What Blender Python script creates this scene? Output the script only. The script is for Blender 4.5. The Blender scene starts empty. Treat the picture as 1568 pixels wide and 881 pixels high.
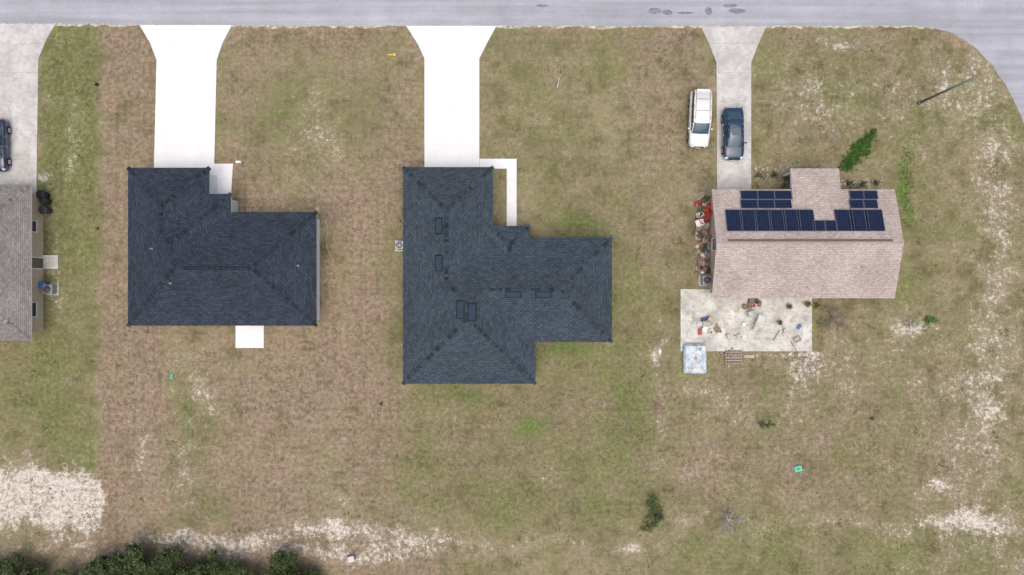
import bpy, math, random
import numpy as np
from mathutils import Vector, Matrix
random.seed(7); rng=np.random.default_rng(7)
R=math.radians
H=62.0; S=17.0
def P(px,py,h=0.0):
    k=(H-h)/H/S
    return ((px-784)*k,(440.5-py)*k)
scene=bpy.context.scene
COL=scene.collection
# ------------------------------------------------------------- materials
def newmat(name):
    m=bpy.data.materials.new(name); m.use_nodes=True
    nt=m.node_tree; return m,nt,nt.nodes['Principled BSDF']
def nd(nt,t,**kw):
    n=nt.nodes.new(t)
    for k,v in kw.items(): setattr(n,k,v)
    return n
def noise(nt,vec,scale,detail=3,rough=.6):
    n=nd(nt,'ShaderNodeTexNoise'); n.inputs['Scale'].default_value=scale
    n.inputs['Detail'].default_value=detail; n.inputs['Roughness'].default_value=rough
    if vec is not None: nt.links.new(vec,n.inputs['Vector'])
    return n.outputs['Fac']
def setin(nt,inp,v):
    if isinstance(v,(int,float)): inp.default_value=v
    elif isinstance(v,(tuple,list)):
        inp.default_value=tuple(v)+((1,) if len(v)==3 and inp.type=='RGBA' else ())
    else: nt.links.new(v,inp)
def mth(nt,op,a,b=0.0,c=None):
    n=nd(nt,'ShaderNodeMath',operation=op); setin(nt,n.inputs[0],a); setin(nt,n.inputs[1],b)
    if c is not None: setin(nt,n.inputs[2],c)
    return n.outputs[0]
def mix(nt,f,a,b,mode='MIX'):
    n=nd(nt,'ShaderNodeMix',data_type='RGBA',blend_type=mode)
    setin(nt,n.inputs[0],f); setin(nt,n.inputs[6],a); setin(nt,n.inputs[7],b); return n.outputs[2]
def mr(nt,v,a,b,c=0.0,d=1.0):
    n=nd(nt,'ShaderNodeMapRange'); setin(nt,n.inputs[0],v)
    for i,x in enumerate((a,b,c,d)): n.inputs[i+1].default_value=x
    return n.outputs[0]
def bump(nt,bs,h,strength=.4,dist=.02):
    b=nd(nt,'ShaderNodeBump'); b.inputs['Strength'].default_value=strength; b.inputs['Distance'].default_value=dist
    nt.links.new(h,b.inputs['Height']); nt.links.new(b.outputs[0],bs.inputs['Normal'])
def pos(nt): return nd(nt,'ShaderNodeNewGeometry').outputs['Position']
def rnd(nt): return nd(nt,'ShaderNodeNewGeometry').outputs['Random Per Island']
def scl(nt,v,s,off=(0,0,0)):
    n=nd(nt,'ShaderNodeMapping'); n.inputs['Scale'].default_value=s; n.inputs['Location'].default_value=off; nt.links.new(v,n.inputs['Vector']); return n.outputs[0]
def basic(name,c,rough=.6,metal=0.0,var=.18,scale=3.0,island=0.0,coat=0.0,spec=.5):
    m,nt,b=newmat(name); p=nd(nt,'ShaderNodeTexCoord').outputs['Object']
    n=noise(nt,p,scale,3)
    f=mr(nt,n,.3,.7,1-var,1+var)
    if island: f=mth(nt,'MULTIPLY',f,mr(nt,rnd(nt),0,1,1-island,1+island))
    v=nd(nt,'ShaderNodeVectorMath',operation='SCALE'); v.inputs[0].default_value=c; nt.links.new(f,v.inputs['Scale'])
    nt.links.new(v.outputs[0],b.inputs['Base Color'])
    b.inputs['Roughness'].default_value=rough; b.inputs['Metallic'].default_value=metal
    b.inputs['Coat Weight'].default_value=coat; b.inputs['Specular IOR Level'].default_value=spec
    b.inputs['Coat Roughness'].default_value=.05
    return m
def shingle(name,c1,c2,mort,bw=.36,rh=.19,soft=1.0):
    m,nt,b=newmat(name); uv=nd(nt,'ShaderNodeUVMap').outputs[0]
    br=nd(nt,'ShaderNodeTexBrick'); br.offset=.5
    nt.links.new(uv,br.inputs['Vector'])
    for k,v in (('Color1',c1),('Color2',c2),('Mortar',mort)): br.inputs[k].default_value=tuple(v)+(1,)
    br.inputs['Scale'].default_value=1; br.inputs['Brick Width'].default_value=bw; br.inputs['Row Height'].default_value=rh
    br.inputs['Mortar Size'].default_value=.016; br.inputs['Mortar Smooth'].default_value=.3
    p=pos(nt)
    n1=noise(nt,p,.4,3); n2=noise(nt,scl(nt,uv,(2.0,5.3,1)),1.6,3,.7); n3=noise(nt,p,7,2)
    q=soft
    f=mth(nt,'MULTIPLY',mr(nt,n1,.3,.7,.88,1.12),mth(nt,'MULTIPLY',mr(nt,n2,.3,.7,1-.2*q,1+.2*q),mr(nt,n3,.3,.7,1-.25*q,1+.25*q)))
    v=nd(nt,'ShaderNodeVectorMath',operation='SCALE'); nt.links.new(br.outputs['Color'],v.inputs[0]); nt.links.new(f,v.inputs['Scale'])
    nt.links.new(v.outputs[0],b.inputs['Base Color']); b.inputs['Roughness'].default_value=.9
    b.inputs['Specular IOR Level'].default_value=.25
    bump(nt,b,mth(nt,'SUBTRACT',n3,br.outputs['Fac']),.5,.015)
    return m
def concrete(name,c,joint=(3.0,0.0),jx=None,dirt=.25,dcol=(.25,.23,.2),ja=.45):
    m,nt,b=newmat(name); p=pos(nt)
    sx=nd(nt,'ShaderNodeSeparateXYZ'); nt.links.new(p,sx.inputs[0])
    n1=noise(nt,p,.6,4,.65); n2=noise(nt,p,14,2); n3=noise(nt,p,1.8,4,.7)
    f=mth(nt,'MULTIPLY',mr(nt,n1,.3,.7,1-dirt*.35,1+dirt*.35),mr(nt,n2,.3,.7,1-dirt*.2,1+dirt*.2))
    v=nd(nt,'ShaderNodeVectorMath',operation='SCALE'); v.inputs[0].default_value=c; nt.links.new(f,v.inputs['Scale'])
    col=mix(nt,mr(nt,n3,.48,.72,0,dirt),v.outputs[0],dcol)
    def line(sock,period,off):
        a=mth(nt,'FRACT',mth(nt,'DIVIDE',mth(nt,'SUBTRACT',sock,off),period))
        a=mth(nt,'ABSOLUTE',mth(nt,'SUBTRACT',a,.5))
        return mth(nt,'GREATER_THAN',a,.5-.014/period)
    col=mix(nt,mth(nt,'MULTIPLY',line(sx.outputs[1],*joint),ja),col,(.2,.19,.17))
    if jx: col=mix(nt,mth(nt,'MULTIPLY',line(sx.outputs[0],*jx),ja),col,(.2,.19,.17))
    nt.links.new(col,b.inputs['Base Color']); b.inputs['Roughness'].default_value=.85
    return m
def groundmat(name,tuft=False):
    m,nt,b=newmat(name); p=pos(nt)
    at=nd(nt,'ShaderNodeAttribute',attribute_name='mask'); sp=nd(nt,'ShaderNodeSeparateColor'); nt.links.new(at.outputs['Color'],sp.inputs[0])
    g,br,s=sp.outputs; l=at.outputs['Alpha']
    def N(sc,det=3,ro=.6,st=(1,1,1),off=(0,0,0)):
        q=nd(nt,'ShaderNodeMapRange'); q.clamp=False; setin(nt,q.inputs[0],noise(nt,scl(nt,p,st,off),sc,det,ro))
        q.inputs[1].default_value=.3;q.inputs[2].default_value=.7;q.inputs[3].default_value=-.5;q.inputs[4].default_value=.5; return q.outputs[0]
    nA=N(.16,3,.6); nB=N(.8,4,.66,off=(9,4,0)); nC=N(2.6,4,.72); nD=N(8,2,.7)
    nV=N(1,2,.6,(2.6,.09,1)); nHh=N(1,2,.6,(.09,2.6,1),(5,3,0)); nG=N(.42,4,.65,off=(31,17,5))
    def add(*t):
        o=t[0]
        for q in t[1:]: o=mth(nt,'ADD',o,q)
        return o
    def k(x,a): return mth(nt,'MULTIPLY',x,a)
    cfac=mr(nt,nC,-.5,.5)
    base=mix(nt,mr(nt,add(nG,k(nB,.6)),-.5,.5),(.175,.158,.078),(.300,.256,.155))
    wb=add(br,k(nG,.8),k(nB,.5),k(nHh,.3),k(nV,.3),k(nC,.2)); col=mix(nt,mr(nt,wb,.05,1.0),base,mix(nt,cfac,(.190,.138,.093),(.335,.255,.182)))
    wg=add(g,.07,k(nA,.7),k(nB,.7),k(nV,.4),k(nC,.35),k(nHh,.2)); col=mix(nt,mr(nt,wg,.15,1.1,0,.95),col,mix(nt,cfac,(.100,.115,.036),(.205,.210,.092)))
    wl=add(l,k(nC,.5),k(nB,.35)); col=mix(nt,mr(nt,wl,.15,.9),col,mix(nt,cfac,(.07,.125,.025),(.145,.205,.055)))
    f=add(1.0,k(nC,.34),k(nD,.26),k(nA,.22),k(nB,.28),k(nV,.16),k(nHh,.14),k(nG,.12))
    if tuft: f=mth(nt,'MULTIPLY',f,mr(nt,rnd(nt),0,1,.95,1.6))
    f=mth(nt,'MAXIMUM',f,.25)
    v=nd(nt,'ShaderNodeVectorMath',operation='SCALE'); nt.links.new(col,v.inputs[0]); nt.links.new(f,v.inputs['Scale'])
    col=v.outputs[0]
    if not tuft:
        fl=mr(nt,add(nD,k(nC,.7),k(nG,.6),k(s,.8)),.45,1.0,0,.6); col=mix(nt,fl,col,(.44,.39,.30))
        haze=mr(nt,add(s,k(nB,.5),k(nG,.4)),.25,1.1,0,.42); col=mix(nt,haze,col,(.39,.325,.25))
        w=add(s,k(nC,.78),k(nB,.55),k(nG,.35),k(nD,.25))
        sf=mr(nt,w,.62,1.06)
        sc=mix(nt,mr(nt,add(nD,nC),-.5,.5),(.42,.36,.285),(.74,.69,.62))
        col=mix(nt,mth(nt,'MULTIPLY',sf,.92),col,sc)
    nt.links.new(col,b.inputs['Base Color']); b.inputs['Roughness'].default_value=.95; b.inputs['Specular IOR Level'].default_value=.15
    return m
M={}
M['ground']=groundmat('dry_lawn'); M['tuft']=groundmat('grass_blades',True)
M['navy']=shingle('navy_shingles',(.028,.037,.053),(.049,.062,.085),(.014,.018,.026))
M['slate']=shingle('slate_shingles',(.041,.056,.072),(.068,.088,.110),(.019,.026,.034))
M['tan']=shingle('tan_shingles',(.405,.335,.305),(.52,.44,.405),(.29,.235,.21),.3,.15,.7)
M['grey']=shingle('grey_shingles',(.20,.18,.17),(.29,.27,.255),(.13,.115,.11),.3,.15,.7)
def capmat(n,c): return basic(n,c,.9,var=.2,scale=6,island=.5,spec=.2)
M['navycap']=capmat('navy_ridge_caps',(.028,.036,.049)); M['slatecap']=capmat('slate_ridge_caps',(.038,.050,.064))
M['vent']=basic('roof_vent_metal',(.034,.050,.072),.75,var=.1,spec=.2)
M['ventedge']=basic('roof_vent_flange',(.018,.025,.034),.8,spec=.2)
M['tancap']=capmat('tan_ridge_caps',(.29,.195,.16)); M['greycap']=capmat('grey_ridge_caps',(.2,.18,.17))
M['newconc']=concrete('new_concrete',(.775,.775,.77),(3.05,.6),None,.12,(.6,.57,.52),.22)
M['oldconc']=concrete('old_concrete',(.53,.52,.495),(2.6,1.15),None,.6,(.31,.29,.26),.5)
M['patio']=concrete('patio_concrete',(.58,.565,.51),(2.4,.2),(3.0,.4),.85,(.30,.27,.21),.45)
M['white']=basic('white_paint',(.78,.78,.77),.5,var=.03); M['stuccow']=basic('white_stucco',(.72,.73,.74),.85,var=.06)
M['stuccot']=basic('tan_stucco',(.52,.42,.31),.85,var=.08); M['stuccog']=basic('grey_stucco',(.45,.45,.44),.85,var=.08)
M['glass']=basic('window_glass',(.03,.04,.05),.06,var=.02); M['trim']=basic('dark_trim',(.05,.05,.05),.5)
M['door']=basic('door_paint',(.12,.09,.07),.5); M['metal']=basic('grey_metal',(.35,.36,.37),.45,.6,var=.1)
M['dkmetal']=basic('dark_metal',(.05,.055,.06),.5,.4); M['black']=basic('black_plastic',(.02,.02,.022),.6)
M['rubber']=basic('tyre_rubber',(.02,.02,.02),.85); M['rim']=basic('alloy_rim',(.5,.5,.52),.3,.9)
M['frame']=basic('panel_frame',(.18,.20,.25),.4,.3)
M['red']=basic('red_plastic',(.42,.05,.035),.5); M['green']=basic('green_plastic',(.03,.32,.17),.5); M['blue']=basic('blue_plastic',(.03,.14,.36),.5)
M['purple']=basic('purple_plastic',(.2,.08,.5),.5); M['terra']=basic('terracotta',(.36,.19,.11),.8); M['yellow']=basic('yellow_plastic',(.65,.5,.05),.5)
M['teal']=basic('teal_plastic',(.12,.55,.36),.5); M['wood']=basic('weathered_wood',(.24,.18,.13),.85,var=.3,scale=6); M['beige']=basic('beige_plastic',(.55,.48,.37),.6)
M['bark']=basic('bark',(.10,.075,.055),.9,var=.3,scale=8); M['twig']=basic('bare_twigs',(.27,.23,.20),.9,var=.2); M['paletwig']=basic('pale_twigs',(.46,.42,.39),.9,var=.15)
M['leaf']=basic('oak_leaves',(.060,.084,.027),.7,var=.55,scale=.7,island=.6,spec=.25)
M['leafb']=basic('shrub_leaves',(.085,.12,.035),.7,var=.25,scale=2,island=.5,spec=.25)
M['lush']=basic('lush_grass_blades',(.085,.18,.035),.7,var=.35,scale=2,island=.5,spec=.2)
M['weed']=basic('olive_weeds',(.115,.130,.05),.8,var=.3,scale=.5,island=.5,spec=.15)
M['rock']=basic('rock',(.42,.38,.33),.9,var=.2,scale=4,island=.3); M['dirt']=basic('reddish_dirt',(.27,.17,.12),.95,var=.3,scale=3)
M['hose']=basic('tan_hose',(.44,.38,.27),.6); M['pole']=basic('galvanised_pole',(.17,.22,.17),.6,.2)
M['lamp']=basic('lamp_lens',(.7,.7,.68),.3)
def carpaint(n,c,coat=1.0): return basic(n,c,.3,var=.02,coat=coat)
M['cwhite']=carpaint('white_car_paint',(.76,.74,.70)); M['cblack']=carpaint('navy_car_paint',(.010,.036,.075)); M['cblue']=carpaint('blue_car_paint',(.012,.022,.075))
M['cglass']=basic('car_glass',(.035,.075,.105),.05,var=.02,spec=.9); M['hl']=basic('headlight',(.6,.62,.65),.1,.3); M['tl']=basic('tail_light',(.35,.01,.01),.2)
m,nt,b=newmat('solar_cells'); uv=nd(nt,'ShaderNodeUVMap').outputs[0]
brk=nd(nt,'ShaderNodeTexBrick'); brk.offset=0; nt.links.new(uv,brk.inputs[0])
for k,v in (('Color1',(.006,.011,.032,1)),('Color2',(.012,.019,.050,1)),('Mortar',(.05,.07,.125,1))): brk.inputs[k].default_value=v
brk.inputs['Scale'].default_value=1; brk.inputs['Brick Width'].default_value=.25; brk.inputs['Row Height'].default_value=.25; brk.inputs['Mortar Size'].default_value=.008
nt.links.new(brk.outputs[0],b.inputs['Base Color']); b.inputs['Roughness'].default_value=.16; b.inputs['Specular IOR Level'].default_value=.3
M['solar']=m
m,nt,b=newmat('aged_asphalt'); p=pos(nt)
n1=noise(nt,p,.35,4); n2=noise(nt,p,20,2); n3=noise(nt,scl(nt,p,(.04,1.3,1)),1,3); n4=noise(nt,p,1.3,4,.8); n5=noise(nt,scl(nt,p,(.35,1,1)),.9,4,.65)
f=mth(nt,'MULTIPLY',mr(nt,n1,.3,.7,.9,1.1),mth(nt,'MULTIPLY',mr(nt,n2,.3,.7,.82,1.18),mr(nt,n3,.3,.7,.84,1.16)))
v=nd(nt,'ShaderNodeVectorMath',operation='SCALE'); v.inputs[0].default_value=(.365,.372,.405); nt.links.new(f,v.inputs['Scale'])
col=mix(nt,mr(nt,n4,.58,.68,0,.3),v.outputs[0],(.24,.24,.25))
crk=mth(nt,'LESS_THAN',mth(nt,'ABSOLUTE',mth(nt,'SUBTRACT',n5,.5)),.0025); col=mix(nt,mth(nt,'MULTIPLY',crk,.4),col,(.17,.17,.18))
nt.links.new(col,b.inputs['Base Color']); b.inputs['Roughness'].default_value=.9; M['road']=m
M['patch']=basic('fresh_asphalt',(.20,.22,.245),.9,var=.3,scale=3)
m,nt,b=newmat('sandy_shoulder'); p=pos(nt); col=mix(nt,mr(nt,noise(nt,p,2.2,4,.75),.42,.58),(.30,.26,.18),(.60,.55,.46)); nt.links.new(col,b.inputs['Base Color']); b.inputs['Roughness'].default_value=.95; M['sand']=m
m,nt,b=newmat('tarp_cover'); p=pos(nt); col=mix(nt,mr(nt,noise(nt,p,2.2,4,.7),.42,.6),(.62,.64,.63),(.26,.40,.50)); nt.links.new(col,b.inputs['Base Color']); b.inputs['Roughness'].default_value=.5; M['tarp']=m
# ------------------------------------------------------------- mesh builder
class MB:
    def __init__(s): s.v=[];s.f=[];s.m=[];s.mats=[];s.uv={};s.sm=[]
    def mi(s,k):
        if k not in s.mats: s.mats.append(k)
        return s.mats.index(k)
    def poly(s,pts,k,uvs=None,smooth=False):
        i=len(s.v); s.v+= [tuple(p) for p in pts]; s.f.append(tuple(range(i,i+len(pts)))); s.m.append(s.mi(k)); s.sm.append(smooth)
        if uvs: s.uv[len(s.f)-1]=uvs
    def box(s,c,d,k,rz=0,bev=0.0,tilt=None):
        x,y,z=d[0]/2,d[1]/2,d[2]/2; b=min(bev,x*.9,y*.9,z*.9)
        Mx=Matrix.Translation(c)@Matrix.Rotation(rz,4,'Z')
        if tilt: Mx=Mx@Matrix.Rotation(tilt[0],4,'X')@Matrix.Rotation(tilt[1],4,'Y')
        i=len(s.v)
        if b>0:
            rings=[(x-b,y-b,-z),(x,y,-z+b),(x,y,z-b),(x-b,y-b,z)]
            for (a,e,h) in rings:
                q=b if a==x else b*.5
                for p in ((a,e-q),(a-q,e),(-a+q,e),(-a,e-q),(-a,-e+q),(-a+q,-e),(a-q,-e),(a,-e+q)):
                    s.v.append(tuple(Mx@Vector((p[0],p[1],h))))
            fs=[tuple(i+7-j for j in range(8)),tuple(i+24+j for j in range(8))]
            for r in range(3):
                for j in range(8):
                    a0=i+r*8+j; a1=i+r*8+(j+1)%8; fs.append((a0,a1,a1+8,a0+8))
        else:
            for p in ((-x,-y,-z),(x,-y,-z),(x,y,-z),(-x,y,-z),(-x,-y,z),(x,-y,z),(x,y,z),(-x,y,z)): s.v.append(tuple(Mx@Vector(p)))
            fs=[tuple(i+j for j in q) for q in ((3,2,1,0),(4,5,6,7),(0,1,5,4),(1,2,6,5),(2,3,7,6),(3,0,4,7))]
        for f in fs: s.f.append(f); s.m.append(s.mi(k)); s.sm.append(False)
    def tube(s,p0,p1,r0,r1,k,n=10,cap=True,smooth=True):
        p0=Vector(p0);p1=Vector(p1);d=(p1-p0)
        if d.length<1e-6: return
        q=d.to_track_quat('Z','Y'); i=len(s.v)
        for (p,r) in ((p0,r0),(p1,r1)):
            for j in range(n):
                a=2*math.pi*j/n; s.v.append(tuple(p+q@Vector((r*math.cos(a),r*math.sin(a),0))))
        for j in range(n):
            s.f.append((i+j,i+(j+1)%n,i+n+(j+1)%n,i+n+j)); s.m.append(s.mi(k)); s.sm.append(smooth)
        if cap:
            s.f.append(tuple(i+n-1-j for j in range(n))); s.f.append(tuple(i+n+j for j in range(n)))
            s.m+= [s.mi(k)]*2; s.sm+=[False]*2
    def ext(s,pts,z0,z1,k,kside=None):
        n=len(pts); A=sum(pts[i][0]*pts[(i+1)%n][1]-pts[(i+1)%n][0]*pts[i][1] for i in range(n))
        if A<0: pts=pts[::-1]
        s.poly([(x,y,z1) for x,y in pts],k); s.poly([(x,y,z0) for x,y in pts[::-1]],k)
        for i in range(n):
            a=pts[i];c=pts[(i+1)%n]; s.poly([(a[0],a[1],z0),(c[0],c[1],z0),(c[0],c[1],z1),(a[0],a[1],z1)],kside or k)
    def build(s,name,parent=None,loc=(0,0,0),sub=None):
        me=bpy.data.meshes.new(name); me.from_pydata(s.v,[],s.f); 
        for k in s.mats: me.materials.append(M[k])
        me.polygons.foreach_set('material_index',s.m); me.polygons.foreach_set('use_smooth',s.sm)
        if s.uv:
            L=me.uv_layers.new(name='UVMap')
            for fi,u in s.uv.items():
                for li,uvv in zip(me.polygons[fi].loop_indices,u): L.data[li].uv=uvv
        me.update(); o=bpy.data.objects.new(name,me); COL.objects.link(o)
        o.location=loc
        if parent: o.parent=parent
        return o
def empty(name,loc,rz=0):
    e=bpy.data.objects.new(name,None); COL.objects.link(e); e.location=loc; e.rotation_euler=(0,0,rz); e.empty_display_size=.5; return e
# ------------------------------------------------------------- ground masks
def boxm(x,y,x0,y0,x1,y1,sx=12,sy=None):
    sy=sy or sx
    f=lambda t: 1/(1+np.exp(-np.clip(t,-30,30)))
    return f((x-x0)/sx*2)*f((x1-x)/sx*2)*f((y-y0)/sy*2)*f((y1-y)/sy*2)
def blob(x,y,cx,cy,rx,ry,rot=0):
    dx=x-cx;dy=y-cy;c=math.cos(R(rot));s_=math.sin(R(rot)); u=dx*c+dy*s_; v=-dx*s_+dy*c
    return np.exp(-np.clip((u/rx)**2+(v/ry)**2,0,40))
prng=np.random.default_rng(3)
rb=[(prng.uniform(0,1568),prng.uniform(40,880),prng.uniform(18,60),prng.uniform(12,40),prng.uniform(-60,60),prng.uniform(-.4,.4),prng.uniform(-.35,.35)) for _ in range(90)]
def masks(px,py):
    x=px+5*np.sin(py*.045+1)+3*np.sin(py*.13)+2*np.sin(px*.21+py*.31); y=py+6*np.sin(px*.031)+3*np.sin(px*.11+2)+2*np.sin(px*.37-py*.2)
    B=lambda *a,**k: boxm(x,y,*a,**k); O=lambda *a,**k: blob(x,y,*a,**k)
    Bs=lambda *a,**k: boxm(px,py,*a,**k)
    g=.28+0*x
    g+=.45*B(60,30,152,720,8)+.35*B(60,30,150,300,8,30); g+=.6*O(480,165,90,90)+.2*O(420,260,60,60)
    g-=.45*B(154,30,238,860,8); g-=.35*B(330,30,650,330,14); g+=.1*B(738,30,1000,360,20)
    g-=.45*B(490,250,600,620,20); g-=.3*B(154,500,600,870,25); g+=.6*O(290,690,30,120)+.5*O(310,780,60,35)
    g+=.22*B(600,590,1000,800,35); g+=.25*B(920,350,1010,700,20); g-=.25*B(960,50,1095,400,20)
    g+=.4*O(700,610,60,25)+.45*O(870,545,50,25)+.4*O(890,340,60,28)+.35*O(580,180,14,130)+.4*O(590,420,16,160)
    g+=.2*B(1150,60,1480,200,30)+.1*B(1150,560,1450,790,40); g+=.35*O(1050,70,50,25); g-=.2*B(0,820,1000,900,10)
    g+=.35*O(750,760,180,40)+.35*O(30,600,60,80)+.3*O(960,620,30,60)+.3*O(880,780,60,25)+.25*O(1020,450,25,80)+.3*O(1410,330,40,90)
    g+=.25*B(1040,815,1560,900,12)
    b=.24+0*x
    b+=.6*B(154,30,240,860,8); b+=.5*B(330,30,650,330,14)-.6*O(480,165,85,90); b+=.55*B(490,250,600,620,20)
    b+=.5*B(154,500,600,870,25); b-=.35*O(290,700,40,140); b+=.45*B(960,40,1060,400,20)+.35*B(600,590,1000,760,30)
    b+=.5*B(1000,560,1500,800,50)+.2*B(1150,40,1480,260,30)+.45*B(0,815,700,900,10)+.4*O(545,440,14,150)+.35*O(570,440,5,170)+.35*O(760,60,600,18)
    b+=.45*O(400,720,80,60)+.4*O(440,600,100,20)
    b-=.3*B(60,30,152,700,8)
    for cx,cy,rx,ry,ro,ga,ba in rb:
        o=O(cx,cy,rx,ry,ro); g=g+ga*o; b=b+ba*o
    s=0*x+.02
    s+=.72*B(-60,722,156,808,8,12)+.33*B(-60,685,157,835,10,18)
    s+=.60*O(285,824,100,13,-4)+.52*O(420,822,100,13,-8)+.64*O(510,803,50,20)+.46*O(620,812,80,20)+.36*O(560,848,200,16)+.34*B(-60,826,700,862,10)
    s+=.34*O(720,832,170,9)+.42*O(950,835,70,8)+.26*B(1010,788,1600,812,20,6)+.38*O(1490,805,45,24)+.15*B(1350,800,1600,900,40)+.12*B(700,820,1600,900,30)
    s+=.32*O(1528,430,42,300)+.20*B(1400,90,1570,880,50)+.22*O(1495,620,50,110)+.24*O(1530,260,30,90)
    s+=.28*O(1470,130,80,60)+.50*O(1285,72,40,10)+.34*O(1250,150,110,60)+.55*O(1230,560,33,22)+.36*O(1010,600,9,130)+.15*B(1150,45,1450,240,40)
    s+=.34*B(149,60,155,700,2.5,20)+.24*O(105,140,30,90)+.34*O(75,350,25,70)+.34*O(95,460,30,60)+.28*O(110,240,18,60)
    s+=.5*O(1005,540,10,20)+.40*O(220,700,12,60)+.36*O(310,590,30,60)+.34*O(285,730,30,70)+.3*O(850,735,40,25)+.36*O(520,740,14,30)
    s+=.36*Bs(300,30,1500,45,10,5)+.35*O(355,310,6,30)+.6*Bs(355,318,490,326,4)+.4*O(65,275,20,14)+.45*Bs(485,318,491,500,3)
    s+=.40*O(485,205,55,75)+.4*O(1180,275,35,14)+.35*O(1320,284,40,10)+.5*O(1075,360,14,70)+.45*O(1390,500,30,12)
    s+=.35*O(1080,600,40,20)+.25*B(1200,560,1330,620,20)+.55*O(1440,745,20,10)+.25*O(1160,640,120,14)+.25*B(1245,455,1420,570,25)+.17*B(1000,560,1500,800,60)
    s+=.6*Bs(1100,540,1250,546,6,3)+.3*B(960,835,1020,842,8)+.12*B(154,560,600,800,40)+.12*B(738,60,1090,300,60)
    for cx,cy,rx,ry,ro,ga,ba in rb[::2]: s=s+np.maximum(-ga,0)*.8*O(cx,cy,rx*.5,ry*.5,ro)
    l=0*x
    l+=.9*O(1389,290,12,62,-4)+.7*blob(px,py,1314,230,11,30,35)+.7*O(812,655,28,18)+.65*O(862,538,48,13)+.65*O(282,650,8,36)+.6*O(1423,492,14,9)
    l+=.55*O(715,602,40,13)+.5*O(1172,650,18,9)+.5*O(1000,785,14,28)+.34*O(425,165,38,75)+.3*O(330,780,40,18)+.3*O(560,160,30,70)+.15*O(120,200,50,150)+.25*O(700,40,14,8)+.5*O(880,345,34,13)+.25*O(590,520,14,60)+.25*O(955,620,26,30)+.3*O(610,590,14,20)
    return np.stack([np.clip(g,0,1),np.clip(b,0,1),np.clip(s,0,1),np.clip(l,0,1)],1)
def axis(lo,hi,step,far):
    a=np.arange(lo,hi+.01,step); out=[];d=step;x=hi
    while x<far: d*=1.35; x+=d; out.append(x)
    out=np.array(out); n=[];d=step;x=lo
    while x>-far: d*=1.35; x-=d; n.append(x)
    return np.concatenate([np.array(n)[::-1],a,out])
X=axis(-52,52,.26,1600);Y=axis(-30,30,.26,1600)
XX,YY=np.meshgrid(X,Y); 
nx,ny=len(X),len(Y)
vv=np.stack([XX.ravel(),YY.ravel(),0*XX.ravel()],1)
ii=np.arange(nx*ny).reshape(ny,nx)
ff=np.stack([ii[:-1,:-1].ravel(),ii[:-1,1:].ravel(),ii[1:,1:].ravel(),ii[1:,:-1].ravel()],1)
me=bpy.data.meshes.new('ground'); me.from_pydata(vv.tolist(),[],ff.tolist())
a=me.attributes.new('mask','FLOAT_COLOR','POINT'); a.data.foreach_set('color',masks(784+17*vv[:,0],440.5-17*vv[:,1]).astype(np.float32).ravel())
me.materials.append(M['ground']); og=bpy.data.objects.new('ground',me); COL.objects.link(og)
# ------------------------------------------------------------- roads
def jit(pts,step=.5,amp=.07):
    out=[]
    for i in range(len(pts)-1):
        a=Vector(pts[i]);b_=Vector(pts[i+1]);n=max(1,min(400,int((b_-a).length/step)))
        for j in range(n):
            q=a.lerp(b_,j/n); out.append((q.x+random.uniform(-amp,amp)*.3,q.y+random.uniform(-amp,amp)))
    out.append(tuple(pts[-1])); return out
edge=[P(-900,33),P(0,36),P(400,39.5),P(784,40),P(1200,40),P(1400,40),P(1430,43),P(1460,52),P(1490,70),P(1517,97),P(1538,128),P(1556,162),P(1575,205),P(1590,255),P(1600,330),P(1606,420),P(1610,1300)]
edge=jit(edge)
far=[P(1730,1300),P(1730,120),P(1770,60),P(1850,40),P(4000,40),P(4000,-72),P(-4000,-72),P(-4000,33)]
b=MB(); b.poly([(x,y,.012) for x,y in (edge+far)][::-1],'road')
ro=b.build('road')
b=MB()
sh=[(x+random.uniform(-.02,.02),y-.08+random.uniform(-.24,.06)) for x,y in edge if x<38]
sh2=[(x,y+.2) for x,y in edge if x<38]
b.poly([(x,y,.006) for x,y in sh]+[(x,y,.006) for x,y in sh2[::-1]],'sand')
b.build('sandy_shoulder_path')
b=MB()
for cx,cy,rx,ry in ((1003,17,11,5),(1022,19,9,4),(1050,20,14,2),(1085,17,6,6),(1118,9,12,3),(1128,17,14,4),(830,9,10,2)):
    n=22; b.poly([P(cx+rx*math.cos(t)*random.uniform(.75,1.15),cy-ry*math.sin(t)*random.uniform(.75,1.15))+(.016,) for t in [2*math.pi*i/n for i in range(n)]],'patch')
b.build('road_patches')
# ------------------------------------------------------------- drives, slabs
def slab(name,pts,k,z=.045):
    b=MB(); w=[P(*p) for p in pts]; b.ext(w,-.05,z,k); return b.build(name)
slab('driveway',[(214,39),(355,39),(341,66),(332,92),(328,262),(236,262),(240,92),(230,66)],'newconc')
slab('porch_slab',[(328.3,251),(357,251),(352,331),(322,331),(322,262.3),(328.3,262.3)],'newconc',.05)
slab('patio_slab',[(361,486),(404,486),(404,533),(361,533)],'newconc')
slab('driveway',[(622,40),(760,40),(746,66),(734,90),(734,262),(650,262),(650,90),(640,68)],'newconc')
slab('walkway',[(734.3,243.5),(791,243.5),(791,360),(776,360),(776,258.5),(734.3,258.5)],'newconc',.048)
slab('driveway',[(1073,41),(1173,41),(1161,68),(1150,96),(1150,300),(1098,300),(1097,96),(1086,68)],'oldconc')
slab('driveway',[(-40,37),(85,37),(70,64),(59,90),(56,300),(-100,300),(-100,37)],'oldconc',.04)
slab('patio',[(1042,443),(1243,443),(1243,538),(1042,538)],'patio',.06)
slab('side_step',[(60,391),(90,391),(90,412),(60,412)],'patio',.12)
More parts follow.
